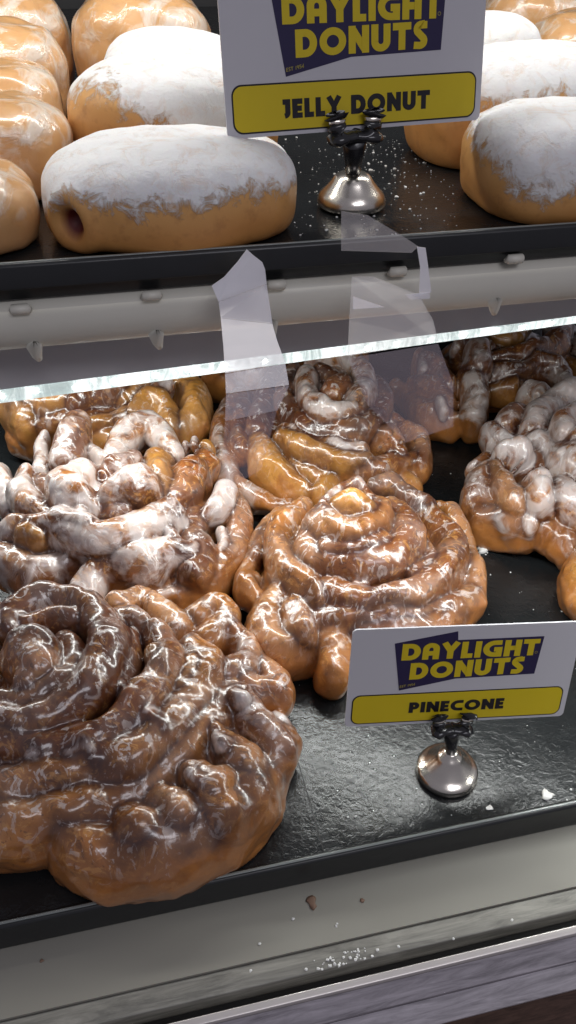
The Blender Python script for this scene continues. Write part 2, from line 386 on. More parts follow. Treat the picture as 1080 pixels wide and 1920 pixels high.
def pastry(name, crop, strokes, mounds, label, fat=1.25, vox=.001, amp=.0011, k=.0014, lump=.0014, group='pinecone pastries on the lower tray'):
    ox, oy, s = crop
    conv = lambda x, y, z: at(ox+x/s, oy+y/s, z/100.)
    SS = []
    for st_ in strokes:
        pts, z, r, tg = st_
        zs = z if isinstance(z, (list, tuple)) else [z]*len(pts); rs = r if isinstance(r, (list, tuple)) else [r]*len(pts)
        if len(zs) != len(pts): zs = np.interp(np.linspace(0, 1, len(pts)), np.linspace(0, 1, len(zs)), zs)
        if len(rs) != len(pts): rs = np.interp(np.linspace(0, 1, len(pts)), np.linspace(0, 1, len(rs)), rs)
        P = [conv(x, y, max(zz, .3)) for (x, y), zz in zip(pts, zs)]; rs = list(rs)
        c0 = conv(*mounds[0][:3]); P = [p+np.array([(c0-p)[0], (c0-p)[1], 0])/(np.linalg.norm((c0-p)[:2])+.004)*(fat-1)*q/100*.95 for p, q in zip(P, rs)]
        P, Rr = spline(P, [[q/100.*(fat if q > .5 else 1.10)] for q in rs]); ph_ = RNG.uniform(0, 6.28, 2); ii = np.arange(len(P)); Rr = Rr*(1+.08*np.sin(ii*.45+ph_[0])+.05*np.sin(ii*.9+ph_[1]))[:, None] if len(P) > 4 else Rr; SS.append((P, Rr[:, 0], TAGS[tg]))
    MM = [(conv(x, y, z), np.array([a, b, c*1.12])/100.) for x, y, z, a, b, c in mounds]
    lo = np.min([p.min(0)-r.max() for p, r, _ in SS]+[c-q for c, q in MM], 0)-.006
    hi = np.max([p.max(0)+r.max()*1.7 for p, r, _ in SS]+[c+q for c, q in MM], 0)+.006
    lo[2] = -.002
    shp = tuple(((hi-lo)/vox).astype(int)+1)
    ax = [lo[i]+np.arange(shp[i])*vox for i in range(3)]
    D = np.full(shp, .012)
    def region(a, b):
        i0 = np.maximum(((a-lo)/vox).astype(int), 0); i1 = np.minimum(((b-lo)/vox).astype(int)+2, shp); return tuple(slice(i, j) for i, j in zip(i0, i1))
    def comb(sl, d, k):
        cur = D[sl]; h = np.clip(.5+.5*(cur-d)/k, 0, 1); D[sl] = cur*(1-h)+d*h-k*h*(1-h)
    for c, q in MM:
        sl = region(c-q*1.3-.01, c+q*1.3+.01); X_, Y_, Z_ = np.meshgrid(*[ax[i][sl[i]]-c[i] for i in range(3)], indexing='ij')
        e = np.sqrt((X_/q[0])**2+(Y_/q[1])**2+(Z_/q[2])**2); comb(sl, (e-1)*q.min(), .004)
    for P, Rr, _ in SS:
        sl = region(P.min(0)-Rr.max()*1.65-.009, P.max(0)+Rr.max()*1.65+.009)
        d = np.full(tuple(x.stop-x.start for x in sl), 1.0)
        if len(P) == 1: P = np.vstack([P, P+.0001]); Rr = np.array([Rr[0]]*2)
        for i in range(len(P)-1):
            a, b = P[i], P[i+1]; ra, rb = Rr[i], Rr[i+1]; mr = max(ra, rb)*1.65+.010
            s2 = region(np.minimum(a, b)-mr, np.maximum(a, b)+mr)
            s2 = tuple(slice(max(x.start, y.start), min(x.stop, y.stop)) for x, y in zip(s2, sl))
            if any(x.stop <= x.start for x in s2): continue
            X_, Y_, Z_ = np.meshgrid(*[ax[j][s2[j]]-a[j] for j in range(3)], indexing='ij')
            ab = b-a; t = np.clip((X_*ab[0]+Y_*ab[1]+Z_*ab[2])/(ab@ab+1e-12), 0, 1)
            dd = np.sqrt((X_-t*ab[0])**2+(Y_-t*ab[1])**2+((Z_-t*ab[2])*.62)**2)-(ra+(rb-ra)*t)
            s3 = tuple(slice(x.start-y.start, x.stop-y.start) for x, y in zip(s2, sl)); d[s3] = np.minimum(d[s3], dd)
        comb(sl, d, k)
    D += vnoise(shp, vox, .017)*lump*.8+vnoise(shp, vox, .009)*amp*.40+vnoise(shp, vox, .005)*amp*.28-np.abs(vnoise(shp, vox, .010))*.0006+.0002
    D = np.maximum(D, (.0008-ax[2])[None, None, :]+0*D)
    g = openvdb.FloatGrid(1.0); g.copyFromArray(D.astype(np.float32)); g.transform = openvdb.createLinearTransform(vox)
    V, Q = g.convertToQuads(0.0); V = V+lo
    # attributes from the two nearest rolls of dough
    nv = len(V); d1 = np.full(nv, 1.); d2 = np.full(nv, 1.); ws = np.zeros(nv); acc = np.zeros((nv, 3))
    for P, Rr, tg in SS:
        dm = np.full(nv, 1.)
        ins = np.where(np.all((V > P.min(0)-Rr.max()-.012) & (V < P.max(0)+Rr.max()+.012), axis=1))[0]
        if len(ins):
            VV = V[ins]; q = np.full(len(ins), 1.)
            for i in range(max(1, len(P)-1)):
                a = P[i]; b = P[min(i+1, len(P)-1)]; ab = b-a; w = VV-a
                t = np.clip((w@ab)/(ab@ab+1e-12), 0, 1); r_ = Rr[i]+(Rr[min(i+1, len(P)-1)]-Rr[i])*t
                q = np.minimum(q, np.linalg.norm((w-t[:, None]*ab)*np.array([1, 1, .62]), axis=1)-r_)
            dm[ins] = q
        w = np.exp(-np.clip(dm, -.003, .03)/.0012); ws += w; acc += w[:, None]*np.array(tg)
        n1 = np.minimum(d1, dm); d2 = np.minimum(d2, np.maximum(d1, dm)); d1 = n1
    acc /= ws[:, None]+.02
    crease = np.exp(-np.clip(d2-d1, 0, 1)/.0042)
    for q_, (cell, am) in enumerate(((.026, .0024), (.011, .0004))):
        V = V+np.column_stack([hashn(V*np.array([1, 1, .8]), cell, 60+7*q_+j+len(SS)) for j in range(3)])*am*np.clip(V[:, 2:3]/.006, 0, 1)
    cen = np.array([(lo[0]+hi[0])/2, (lo[1]+hi[1])/2, 0])
    me = bpy.data.meshes.new(name); me.vertices.add(nv); me.vertices.foreach_set('co', (V-cen).astype(np.float32).ravel())
    nq = len(Q); me.loops.add(nq*4); me.loops.foreach_set('vertex_index', Q[:, ::-1].astype(np.int32).ravel())
    me.polygons.add(nq); me.polygons.foreach_set('loop_start', np.arange(0, nq*4, 4, dtype=np.int32))
    me.update(calc_edges=True); me.validate()
    ca = me.color_attributes.new('zones', 'FLOAT_COLOR', 'POINT')
    ca.data.foreach_set('color', np.column_stack([crease, acc[:, 0], acc[:, 1], acc[:, 2]]).astype(np.float32).ravel())
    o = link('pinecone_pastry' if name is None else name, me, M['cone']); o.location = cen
    vol = sum((me.polygons[i].normal.z) for i in range(0, min(nq, 4000)) if me.polygons[i].center.z > .02)
    if vol < 0: me.flip_normals()
    tag(o, label, 'pastry', group); return o

exec_pastries = True
cA = (0, 1080, 1.92857); c4 = (0, 680, 2.0); c5 = (400, 640, 2.0); c7 = (640, 600, 2.4545)
# front left, largest
pastry('pinecone_pastry', cA, [
 ([(70,300),(110,310),(140,360),(100,410)], 5.0, [.8,1.15,1.1,.8], 'b'),
 ([(60,245),(120,240),(170,265)], 5.9, [.5,.6,.4], 'm'),
 ([(45,220),(70,150),(170,110),(290,130),(370,210),(385,320),(330,430),(220,520),(80,560),(-80,540)], [4.9,4.9,4.8,4.6,4.4], [.6,.8,.95,1.0,1.0,1.0,.95,.95,.9], 'd'),
 ([(240,260),(270,340),(230,420),(120,480),(0,480)], [4.7,4.7,4.6], [.5,.75,.8,.8], 'd'),
 ([(90,170),(180,150),(260,165)], 5.5, [.35,.5,.4], 'b'),
 ([(300,115),(335,115),(350,160)], 5.2, [.45,.6,.5], 'x'),
 ([(430,130),(500,90),(570,150),(640,230)], [3.0,2.8,2.6,2.4], [.8,.75,.9,.9], 'o'),
 ([(400,190),(480,180),(540,230)], 3.9, [.5,.7,.6], 'x'),
 ([(570,240),(610,320),(580,400),(510,470),(460,540),(370,610),(240,640),(90,640),(-80,620)], [3.9,4.0,4.0,3.9,3.9], [.85,1.0,1.0,.9,.85,.9,.9,.9], 'b'),
 ([(460,250),(470,330),(420,420)], [4.2,4.2,4.3], [.6,.7,.6], 'd'),
 ([(560,290),(570,360)], 4.8, [.5,.5], 'g'),
 ([(440,380),(470,430),(480,500)], [4.8,4.7,4.5], [.3,.4,.3], 'w'),
 ([(700,290),(750,340),(730,430),(660,540),(590,620),(480,690),(340,730),(180,760),(20,800),(-90,790)], [3.1,3.2,3.2,3.2,3.2,3.1], [.8,1.0,1.05,1.0,1.05,1.0,1.0,1.0,1.0], 'o'),
 ([(700,340),(670,430)], 3.9, .6, 'g'),
 ([(480,570),(540,540),(590,570)], 4.2, [.45,.6,.45], 'w'),
 ([(250,660),(310,640),(350,680)], 4.3, [.45,.55,.4], 'w'),
 ([(130,660),(180,640)], 4.3, .4, 'w'),
 ([(720,180),(790,140),(820,190),(740,260)], [2.4,2.5,2.4,2.3], [.75,.9,.85,.8], 'o'),
 ([(830,230),(890,270),(900,340),(820,400)], [2.0,2.1,2.2,2.2], [.8,.9,.9,.9], 'x'),
 ([(930,340),(1000,400),(1000,460),(900,440)], [1.6,1.7,1.7,1.8], [.7,.85,.9,.9], 'b'),
 ([(840,480),(740,600),(650,700),(540,790),(410,850),(260,890),(100,930),(-80,940)], [2.3,2.4,2.4,2.3,2.2,1.9], [.9,1.0,.95,1.0,1.0,1.15,1.2], 'o'),
 ([(870,450),(950,570),(1000,660),(980,740)], [3.1,2.5,1.9,1.4], [.6,1.0,1.05,1.0], 'x'),
 ([(1010,530),(1030,600),(1010,690)], [1.9,1.7,1.5], [.6,.75,.8], 'b'),
 ([(795,600),(870,700),(910,780),(880,860)], [3.2,2.6,2.0,1.5], [.55,1.05,1.15,1.1], 'o'),
 ([(695,740),(780,820),(810,900),(760,960)], [3.1,2.6,2.0,1.5], [.55,1.05,1.2,1.15], 'o'),
 ([(590,850),(660,920),(660,990)], [2.5,2.1,1.6], [.9,1.25,1.2], 'o'),
 ([(470,920),(520,980),(490,1030)], [2.1,1.8,1.4], [1.0,1.35,1.25], 'o'),
 ([(985,720),(920,830),(800,930),(650,1010),(500,1050),(370,1050),(270,1010),(215,960)], 1.3, [1.1,1.25,1.35,1.4,1.4,1.3,1.1,.8], 'o'),
 ([(850,430),(880,450)], 4.1, [.3,.4], 'w'), ([(790,585),(815,610)], 4.1, [.3,.45], 'w'), ([(690,725),(715,750)], 4.0, [.3,.4], 'w'), ([(1000,520),(1030,535)], 2.5, .4, 'w'),
 ([(330,900),(390,960)], [1.9,1.5], [.9,1.1], 'd'),
 ([(200,960),(270,940),(360,900)], [1.6,1.9,2.2], [.5,.6,.6], 'd'),
 ([(-20,240),(-90,350),(-120,500),(-110,650)], 2.8, 1.5, 'b'),
], [(560, 700, 1.0, 5.6, 4.6, 2.4), (280, 480, 1.9, 4.4, 3.8, 2.9)],
 'largest glazed pinecone pastry, at the front left, dark spiral on a broad brown base', fat=1.08, k=.0017, lump=.0014)
# centre, above the lower card
pastry('pinecone_pastry', c5, [
 ([(470,650),(520,640),(560,660)], 5.9, [.7,.8,.7], 'g'),
 ([(420,610),(470,565),(540,555),(590,600)], [5.7,5.7,5.6], [.4,.45,.4], 'x'),
 ([(380,700),(460,740),(560,730),(630,680),(620,620)], [5.2,5.4,5.4,5.2,5.2], [.75,.9,.9,.8,.5], 'o'),
 ([(400,660),(440,700),(540,700),(600,640)], 5.9, .5, 'b'),
 ([(360,740),(350,820),(440,870),(560,875),(680,840),(735,770),(710,690),(650,640)], [4.2,4.2,4.2,4.3,4.3,4.2], [.6,.75,.8,.85,.85,.7], 'n'),
 ([(430,800),(540,815),(640,780)], 4.9, .6, 'b'),
 ([(330,640),(260,700),(235,790),(270,880),(330,940),(380,990)], [3.6,3.4,3.3,3.2], [.6,.85,.85,.8,.7], 'o'),
 ([(390,960),(490,1000),(620,1010),(740,990),(830,930),(890,850),(900,780),(840,700),(760,640),(700,580)], [3.2,3.2,3.2,3.1,3.0], [.6,.8,.85,.85,.85,.8,.8,.7,.6,.5], 'n'),
 ([(510,950),(545,925),(590,960)], 3.9, [.35,.45,.35], 'w'),
 ([(380,970),(440,950),(500,960)], 3.6, .45, 'g'),
 ([(600,560),(660,545),(730,590),(800,650)], [3.8,3.6,3.3], [.5,.6,.55], 'd'),
 ([(780,760),(820,830),(760,900)], 3.7, .5, 'x'),
 ([(820,640),(890,660),(930,740),(965,840),(980,930),(960,1020),(900,1060)], [2.4,2.2,1.9,1.7,1.5], [.5,.65,.65,.65,.7], 'o'),
 ([(880,760),(900,830),(870,900),(830,960)], 2.9, [.5,.7,.7,.5], 'g'),
 ([(310,660),(240,680),(170,760),(130,860),(110,940),(170,1000),(220,1040)], [2.4,2.2,1.9,1.7,1.6], [.45,.55,.6,.6,.55,.6], 'o'),
 ([(190,740),(150,820)], 2.6, .45, 'd'),
 ([(85,935),(140,930)], 1.6, [.2,.6], 'g'),
 ([(250,980),(190,1080),(190,1160),(250,1200),(340,1190)], [2.0,1.7,1.4,1.2], [.75,.95,.9,.9,.9], 'o'),
 ([(300,1050),(330,1120)], 2.3, .8, 'b'),
 ([(440,1120),(450,1200),(440,1270)], [1.8,1.3,1.0], [.9,1.0,.95], 'o'),
 ([(350,1080),(480,1090),(620,1090),(760,1070),(880,1040),(960,1000)], [2.2,2.2,2.1,2.0,1.7], [.8,.9,.95,.9,.8], 'n'),
 ([(560,1150),(700,1150),(820,1120),(920,1060)], 1.3, [1.1,1.2,1.1,.9], 'b'),
], [(550, 930, 1.2, 6.0, 5.2, 2.8), (540, 790, 2.8, 4.2, 3.6, 2.8)],
 'glazed pinecone pastry with a golden bud, just above the lower card', fat=1.22)
# rose behind it
pastry('pinecone_pastry', c5, [
 ([(350,150),(345,210),(390,270),(460,295),(530,265),(570,200),(560,130),(510,90),(440,75),(380,85)], [5.3,5.4,5.4,5.3,5.2], [.6,.75,.8,.8,.75,.65], 'm'),
 ([(400,130),(450,150),(470,190)], 5.4, .55, 'd'),
 ([(450,215),(490,200)], 5.3, .85, 'b'),
 ([(310,110),(270,160),(265,240),(300,310),(370,355),(460,375),(550,360),(620,300),(640,230),(610,180)], [4.0,4.0,4.1,4.2,4.2], [.5,.65,.7,.75,.75,.75,.7], 'd'),
 ([(380,330),(470,345),(560,320)], 4.7, .45, 'b'),
 ([(250,120),(200,190),(170,270),(165,360)], [3.2,3.2,3.2], [.6,.7,.75,.7], 'd'),
 ([(165,400),(190,480),(260,545),(340,590)], [2.6,2.3,1.9,1.7], [.75,.95,.95,.8], 'g'),
 ([(255,380),(320,420),(410,455),(500,475),(575,470)], [3.6,3.4,3.2], [.55,.7,.75,.75,.6], 'g'),
 ([(260,350),(350,390),(460,420),(560,420)], 3.9, .5, 'm'),
 ([(300,500),(380,540),(440,560),(400,600)], [2.2,1.8,1.6], .8, 'g'),
 ([(230,130),(130,200),(60,280),(25,370),(30,470),(90,560),(180,610),(280,640)], [2.3,2.2,2.0,1.8,1.6,1.4], [.6,.7,.75,.75,.7,.6,.55], 'x'),
 ([(110,260),(90,340),(100,420)], 2.6, .6, 'd'),
 ([(640,320),(700,340),(760,380),(785,440),(770,490)], [3.0,2.8,2.5,2.2], [.7,.8,.8,.75,.6], 'b'),
 ([(600,390),(660,390),(700,420)], 3.5, [.6,.75,.5], 'b'),
 ([(480,510),(580,520),(680,490),(750,470)], [2.4,2.4,2.3], [.6,.8,.8,.7], 'b'),
 ([(690,540),(740,560),(700,590)], 1.6, .7, 'g'),
 ([(560,560),(640,560)], 1.6, .8, 'b'),
], [(420, 400, 1.4, 6.2, 5.2, 2.6), (430, 260, 2.8, 4.4, 3.6, 2.6)],
 'rose shaped pinecone pastry with a pale ring shaped bud, behind the central one', fat=1.18)
# knobbly left, heavy icing
pastry('pinecone_pastry', c4, [
 ([(290,250),(270,310),(240,390)], [4.6,4.4,4.0], [.8,.95,.8], 'x'),
 ([(165,290),(150,350),(155,420)], 3.6, .5, 'w'),
 ([(330,330),(400,380),(440,340),(480,280),(560,240),(620,290),(650,350)], [3.8,3.8,4.0,4.2,4.2], [.55,.55,.6,.8,.8,.6,.55], 'm'),
 ([(540,230),(600,260),(650,320)], 3.8, .35, 'w'),
 ([(500,400),(440,430),(400,460)], 4.2, [.75,.85,.6], 'x'),
 ([(600,390),(610,450),(600,520)], [4.2,4.4,4.2], [.7,.8,.6], 'g'),
 ([(780,390),(730,450),(690,530),(650,590)], [3.0,3.2,3.3], [.8,.95,.85,.7], 'b'),
 ([(700,320)], 3.8, .32, 'w'), ([(735,300),(740,320)], 3.9, .28, 'w'), ([(780,330)], 3.4, .45, 'g'),
 ([(420,540),(490,510),(545,490)], [5.0,5.1,5.1], [.75,1.0,.9], 'm'),
 ([(470,590),(420,600)], 4.4, .6, 'd'),
 ([(300,440),(240,510),(290,560),(380,575)], [4.8,4.9,4.9,4.6], [.8,1.0,.95,.6], 'm'),
 ([(288,360),(290,400)], [5.6,5.4], [.1,.28], 'w'),
 ([(290,500),(300,580),(270,610)], 5.5, [.35,.4,.3], 'w'),
 ([(90,450),(75,510),(110,570),(170,610)], [4.0,4.0,4.1], [.65,.8,.75,.6], 'm'),
 ([(150,460),(190,520),(180,580)], 4.2, .6, 'x'),
 ([(-10,440),(10,500),(30,560)], 3.0, [.7,.8,.5], 'w'),
 ([(50,650),(130,670),(230,665),(330,700),(430,700),(540,660),(640,610),(680,600)], [3.9,4.0,4.2,4.2,4.2], [.75,.85,1.0,.85,.8,.85,.95,.6], 'm'),
 ([(80,670),(150,685)], 4.3, .55, 'g'),
 ([(240,620),(310,640)], 4.9, .7, 'm'),
 ([(570,590),(680,580)], 4.8, .35, 'w'),
 ([(720,740),(640,760),(540,790),(430,790),(350,830),(320,890)], [3.4,3.2,3.0,2.6], [.65,.8,.85,.8,.9,.7], 'm'),
 ([(640,660),(690,720)], 4.0, .4, 'w'),
 ([(-10,760),(50,780),(130,830),(210,800),(290,780),(400,760)], [2.8,2.7,2.6,2.8], [.7,.9,.95,.8,.7,.6], 'x'),
 ([(40,720),(100,740)], 2.8, .6, 'd'),
 ([(860,510),(820,570),(770,600)], [3.4,3.4,3.3], [.65,.7,.5], 'w'),
 ([(880,520),(905,600),(900,700),(850,790),(770,860),(690,900),(630,905)], [2.4,2.2,2.0,1.7,1.4,1.2], [.6,.7,.75,.8,.75,.65,.5], 'b'),
 ([(840,640),(850,700),(820,750)], 2.9, [.35,.5,.3], 'w'),
 ([(760,610),(730,680),(770,760),(740,820)], [2.8,2.8,2.6], .75, 'd'),
 ([(430,860),(520,870),(620,850),(700,810)], [1.9,1.8,2.0], [.7,.8,.8], 'd'),
 ([(600,880),(650,870)], 2.3, .3, 'w'),
 ([(400,880),(520,890)], 1.1, .8, 'b'),
 ([(100,800),(200,840)], 1.2, .9, 'b'),
], [(430, 640, 1.3, 6.8, 6.0, 3.0), (410, 570, 2.4, 5.2, 4.2, 2.4)],
 'knobbly pinecone pastry with the thickest white icing, at the left edge', fat=1.28)
# right, iced
pastry('pinecone_pastry', c7, [
 ([(605,690),(650,665),(700,680)], 2.6, [.5,.55,.4], 'm'),
 ([(670,540),(700,580),(740,600)], 3.0, .7, 'w'),
 ([(650,930),(610,870),(630,790),(670,730),(720,700)], [1.6,1.9,2.4,2.8], [.7,.8,.85,.75,.5], 'x'),
 ([(700,720),(730,800),(790,870),(840,880)], 3.2, [.6,.8,.75,.5], 'o'),
 ([(640,950),(740,970),(850,1000),(920,980)], [1.4,1.6,1.6], [.8,.85,.8,.6], 'o'),
 ([(740,640),(800,640),(850,650)], 3.9, [.7,.8,.5], 'w'),
 ([(835,640),(800,700),(755,765)], [4.5,4.2,3.8], .13, 'w'),
 ([(780,480),(730,520),(700,570)], [3.4,3.3,3.0], [.8,.75,.5], 'x'),
 ([(790,380),(800,440),(790,500)], [4.4,4.3,4.1], .10, 'w'),
 ([(850,350),(900,370),(920,400)], 3.3, [.7,.85,.6], 'm'),
 ([(860,540),(900,460),(980,400),(1070,370),(1160,380)], [3.9,4.2,4.5,4.6], [.8,.9,.95,.95], 'w'),
 ([(1010,560),(1010,490),(1080,450),(1150,480),(1150,560),(1080,600)], 5.0, .75, 'm'),
 ([(880,600),(960,640),(1030,700),(1100,740)], [3.8,3.9,4.0], [.75,.85,.9], 'm'),
 ([(830,560),(900,700),(1000,760)], 3.0, .7, 'd'),
 ([(910,730),(890,800),(910,860),(950,890)], [4.3,3.9,3.6], [.35,.75,.8,.5], 'w'),
 ([(980,830),(1050,890),(1120,900)], 3.2, [.9,1.0,1.0], 'm'),
 ([(830,920),(860,960)], 2.4, .6, 'w'),
 ([(880,950),(930,1000)], 1.9, .7, 'd'),
 ([(970,980),(1000,1050),(1035,1105)], [1.8,1.4,1.0], [.75,.65,.55], 'x'),
 ([(720,940),(770,970)], 2.0, .6, 'w'),
 ([(1150,650),(1250,800),(1200,950)], 2.0, 1.2, 'b'),
 ([(1200,450),(1300,600)], 2.2, 1.2, 'b'),
], [(1040, 720, 1.5, 6.2, 5.8, 3.0)],
 'heavily iced pinecone pastry with drips and a stubby tail, at the right edge', fat=1.28)
# back right, two upright rolls and long loops
pastry('pinecone_pastry', c7, [
 ([(620,190),(620,240)], [4.6,4.4], [.95,.95], 'x'),
 ([(600,310),(610,390),(605,470)], [3.2,2.8,2.0], [.95,1.0,1.0], 'm'),
 ([(610,450),(600,490)], [1.8,1.5], .9, 'g'),
 ([(700,270),(800,265),(900,240),(1000,250),(1040,290)], [3.6,3.6,3.8,3.8], [.6,.75,.8,.75,.5], 'x'),
 ([(690,200),(780,190),(880,180),(980,140),(1030,60)], [4.2,4.2,4.3,4.4], [.5,.65,.75,.8,.7], 'b'),
 ([(540,140),(610,130),(680,160)], 4.2, [.6,.65,.5], 'x'),
 ([(700,110),(800,120),(820,60)], 4.4, .7, 'g'),
 ([(700,340),(780,350),(840,340)], 2.6, [.6,.65,.4], 'g'),
 ([(350,200),(420,250),(500,330)], [2.8,2.8,3.0], [.6,.75,.6], 'b'),
 ([(370,190),(370,230)], 3.4, .4, 'w'),
 ([(330,310),(400,350),(480,410)], [2.0,2.2,2.2], [.6,.75,.7], 'b'),
 ([(240,320),(320,400),(400,470),(500,500)], 1.2, [.5,.7,.8,.7], 'b'),
 ([(460,400),(470,430)], 2.8, .45, 'm'),
 ([(900,300),(1000,340)], 2.0, .8, 'b'),
 ([(980,50),(1060,90),(1100,200)], 3.4, .7, 'm'),
 ([(1020,220),(1090,240)], 3.0, .6, 'g'),
], [(740, 240, 1.5, 5.8, 4.8, 3.0)],
 'pinecone pastry with long looped rolls and two stacked knobs, at the back right')
# back left, golden
pastry('pinecone_pastry', c4, [
 ([(60,200),(150,205),(260,180),(380,150),(500,120)], [3.4,3.6,3.8,3.8], [.8,.85,.85,.85], 'g'),
 ([(280,170),(380,140),(470,110)], 4.4, .6, 'd'),
 ([(50,190),(90,240)], 3.2, .85, 'g'),
 ([(150,240),(250,235),(350,210),(450,170)], [3.2,3.3,3.5], [.5,.6,.6,.5], 'd'),
 ([(470,180),(540,150),(620,110),(690,100),(740,150),(735,220),(690,270),(640,285)], [3.4,3.4,3.2,2.6,2.0], [.7,.85,.9,.9,.9,.85,.7], 'g'),
 ([(520,210),(570,180),(620,200),(640,260)], [3.5,3.5,2.8], [.7,.8,.8,.8], 'g'),
 ([(600,120),(630,100)], 4.3, .5, 'w'),
 ([(320,260),(400,270),(480,240),(540,220)], [2.6,2.6,2.8], [.8,.85,.85,.7], 'g'),
 ([(360,310),(420,340)], 1.6, 1.0, 'g'),
 ([(160,260),(230,270)], 2.4, .8, 'g'),
 ([(70,290),(120,310)], 1.5, [.8,.8], 'd'),
 ([(440,220),(500,210)], 3.7, .35, 'w'),
 ([(300,100),(450,60),(600,60)], 3.8, .9, 'b'),
], [(400, 200, 1.5, 6.2, 4.8, 2.4)],
 'golden pinecone pastry half hidden under the light strip, back left')
# back middle
pastry('pinecone_pastry', c5, [
 ([(-10,130),(60,110),(140,90),(220,90)], [2.6,2.8,3.0], [.8,.9,.9,.8], 'b'),
 ([(0,160),(60,180),(120,150)], 1.6, .8, 'g'),
 ([(80,110),(140,140),(200,130)], 3.4, .6, 'm'),
 ([(60,60),(160,40),(260,60)], 3.4, .9, 'b'),
 ([(300,60),(420,40),(540,60)], 2.8, .8, 'b'),
], [(180, 80, 1.4, 4.6, 3.6, 2.2)],
 'pinecone pastry mostly hidden behind the rose shaped one, back middle')
pastry('pinecone_pastry', c7, [
 ([(1170,1180),(1190,1260),(1230,1330)], [1.8,1.6,1.4], [1.2,1.4,1.3], 'g'),
 ([(1240,1130),(1350,1100),(1450,1200)], 2.4, 1.4, 'b'),
], [(1370, 1260, 1.2, 4.8, 4.6, 2.6)],
 'pastry cut off by the right edge just above the lower card, a golden sliver')

# ------------------------------------------------------------------ buns on the upper shelf
def bun(l, r, top, Y, dep, kind, label, group, name='jelly_donut', yaw=0, hmax=.062, seed=1, hole=None, hoff=0.0, sq=2.35):
    mid = (l+r)/2; pm = atY(mid, top, Y+dep*.08); H = min(hmax, pm[2]-SHF)
    pl = atY(l, top+60, Y); pr_ = atY(r, top+60, Y); Lx = pr_[0]-pl[0]; cx = (pl[0]+pr_[0])/2
    nu, nvv = 120, 72; V = []
    for j in range(nvv+1):
        ph = -math.pi/2+math.pi*j/nvv
        for i in range(nu):
            th = 2*math.pi*i/nu
            f = lambda v, e: math.copysign(abs(v)**e, v)
            c = f(math.cos(ph), .10 if ph < 0 else .66)
            V.append((c*f(math.cos(th), .74), c*f(math.sin(th), .82), f(math.sin(ph), .86)))
    V = np.array(V); n0 = V.copy()
    V = V*np.array([Lx/2, dep/2, H/2])
    nrm = n0/(np.linalg.norm(n0, axis=1)[:, None]+1e-9)
    V += nrm*(hashn(V, .055, seed)*.0022+hashn(V, .018, seed+5)*(.0006 if kind == 'sugar' else .0014)+hashn(V, .009, seed+9)*.0003)[:, None]
    V[:, 2] = np.where(V[:, 2] < -H*.47, -H*.47+(V[:, 2]+H*.47)*.25, V[:, 2])
    zlo = V[:, 2].min(); hn = (V[:, 2]-zlo)/(V[:, 2].max()-zlo)
    hl = np.zeros(len(V))
    if hole is not None:
        hp = np.array([hole[0]*Lx/2, hole[1]*dep/2, hole[2]*H/2]); k = np.argmin(np.linalg.norm(V-hp, axis=1)); d = np.linalg.norm((V-V[k])*np.array([1, 1, .75]), axis=1)
        V -= nrm*(.011*np.exp(-(d/.0038)**2)-.002*np.exp(-((d-.009)/.003)**2))[:, None]; hl = np.clip(1.6-d/.0046, 0, 1)
    F_ = [(j*nu+i, j*nu+(i+1) % nu, (j+1)*nu+(i+1) % nu, (j+1)*nu+i) for j in range(nvv) for i in range(nu)]
    me = mesh(name, V, F_); ca = me.color_attributes.new('zones', 'FLOAT_COLOR', 'POINT')
    hh = hn+hoff+.34*hashn(V*np.array([1, 1, .3]), .075, seed+20)
    ca.data.foreach_set('color', np.column_stack([hh, hl, 0*hl, 0*hl+1]).astype(np.float32).ravel())
    o = link(name, me, M[kind]); o.location = (cx, Y, SHF-zlo+.0002); o.rotation_euler = (0, 0, yaw)
    tag(o, label, 'donut', group); return o
gs = 'sugar dusted jelly donuts on the upper tray'; gg = 'glazed donuts on the upper tray'
bun(72, 547, 243, .3685, .072, 'sugar', 'front left powdered jelly donut with a red jelly hole on its left end', gs, seed=3, hole=(-.80, -.62, -.35), hoff=-.02, hmax=.06)
bun(118, 520, 98, .452, .075, 'sugar', 'middle powdered donut with a broad golden side, behind the front left one', gs, seed=8, hoff=-.10)
bun(184, 470, 48, .535, .065, 'sugar', 'rear powdered donut of the left stack, only its top and left end showing', gs, seed=12, hoff=.0)
bun(128, 390, -45, .615, .075, 'glaze', 'brown glazed donut with a dark jelly hole, behind the powdered ones', gg, name='glazed_donut', seed=15, hole=(-.0, -.95, -.3))
bun(893, 1215, 184, .372, .074, 'sugar', 'powdered donut cut off by the right edge, nearest on the right side', gs, seed=21, hoff=-.08, hmax=.066)
bun(775, 1200, 78, .452, .085, 'sugar', 'long powdered donut partly behind the upper card, right side', gs, seed=23, hoff=-.10)
bun(830, 1005, 18, .56, .06, 'sugar', 'small powdered top showing just right of the upper card', gs, seed=27, hoff=.3)
bun(1000, 1230, 14, .60, .07, 'glaze', 'plain glazed donut at the top right corner', gg, name='glazed_donut', seed=31)
bun(905, 1110, -40, .70, .07, 'glaze', 'glazed donut beyond the small powdered top, cut off by the top edge', gg, name='glazed_donut', seed=33)
bun(-260, 67, 300, .372, .06, 'glaze', 'glazed donut at the left edge, nearest of its column', gg, name='glazed_donut', seed=41, hmax=.052)
bun(-230, 137, 172, .440, .068, 'glaze', 'shiny glazed donut, second from the front at the left edge', gg, name='glazed_donut', seed=43)
bun(-200, 116, 104, .510, .065, 'glaze', 'smooth pale glazed donut, third from the front at the left edge', gg, name='glazed_donut', seed=47)
bun(-180, 122, 30, .575, .065, 'glaze', 'glazed donut with a cracked white edge, fourth from the front at the left', gg, name='glazed_donut', seed=49)
bun(-120, 130, -30, .650, .07, 'glaze', 'farthest glazed donut in the top left corner', gg, name='glazed_donut', seed=51)

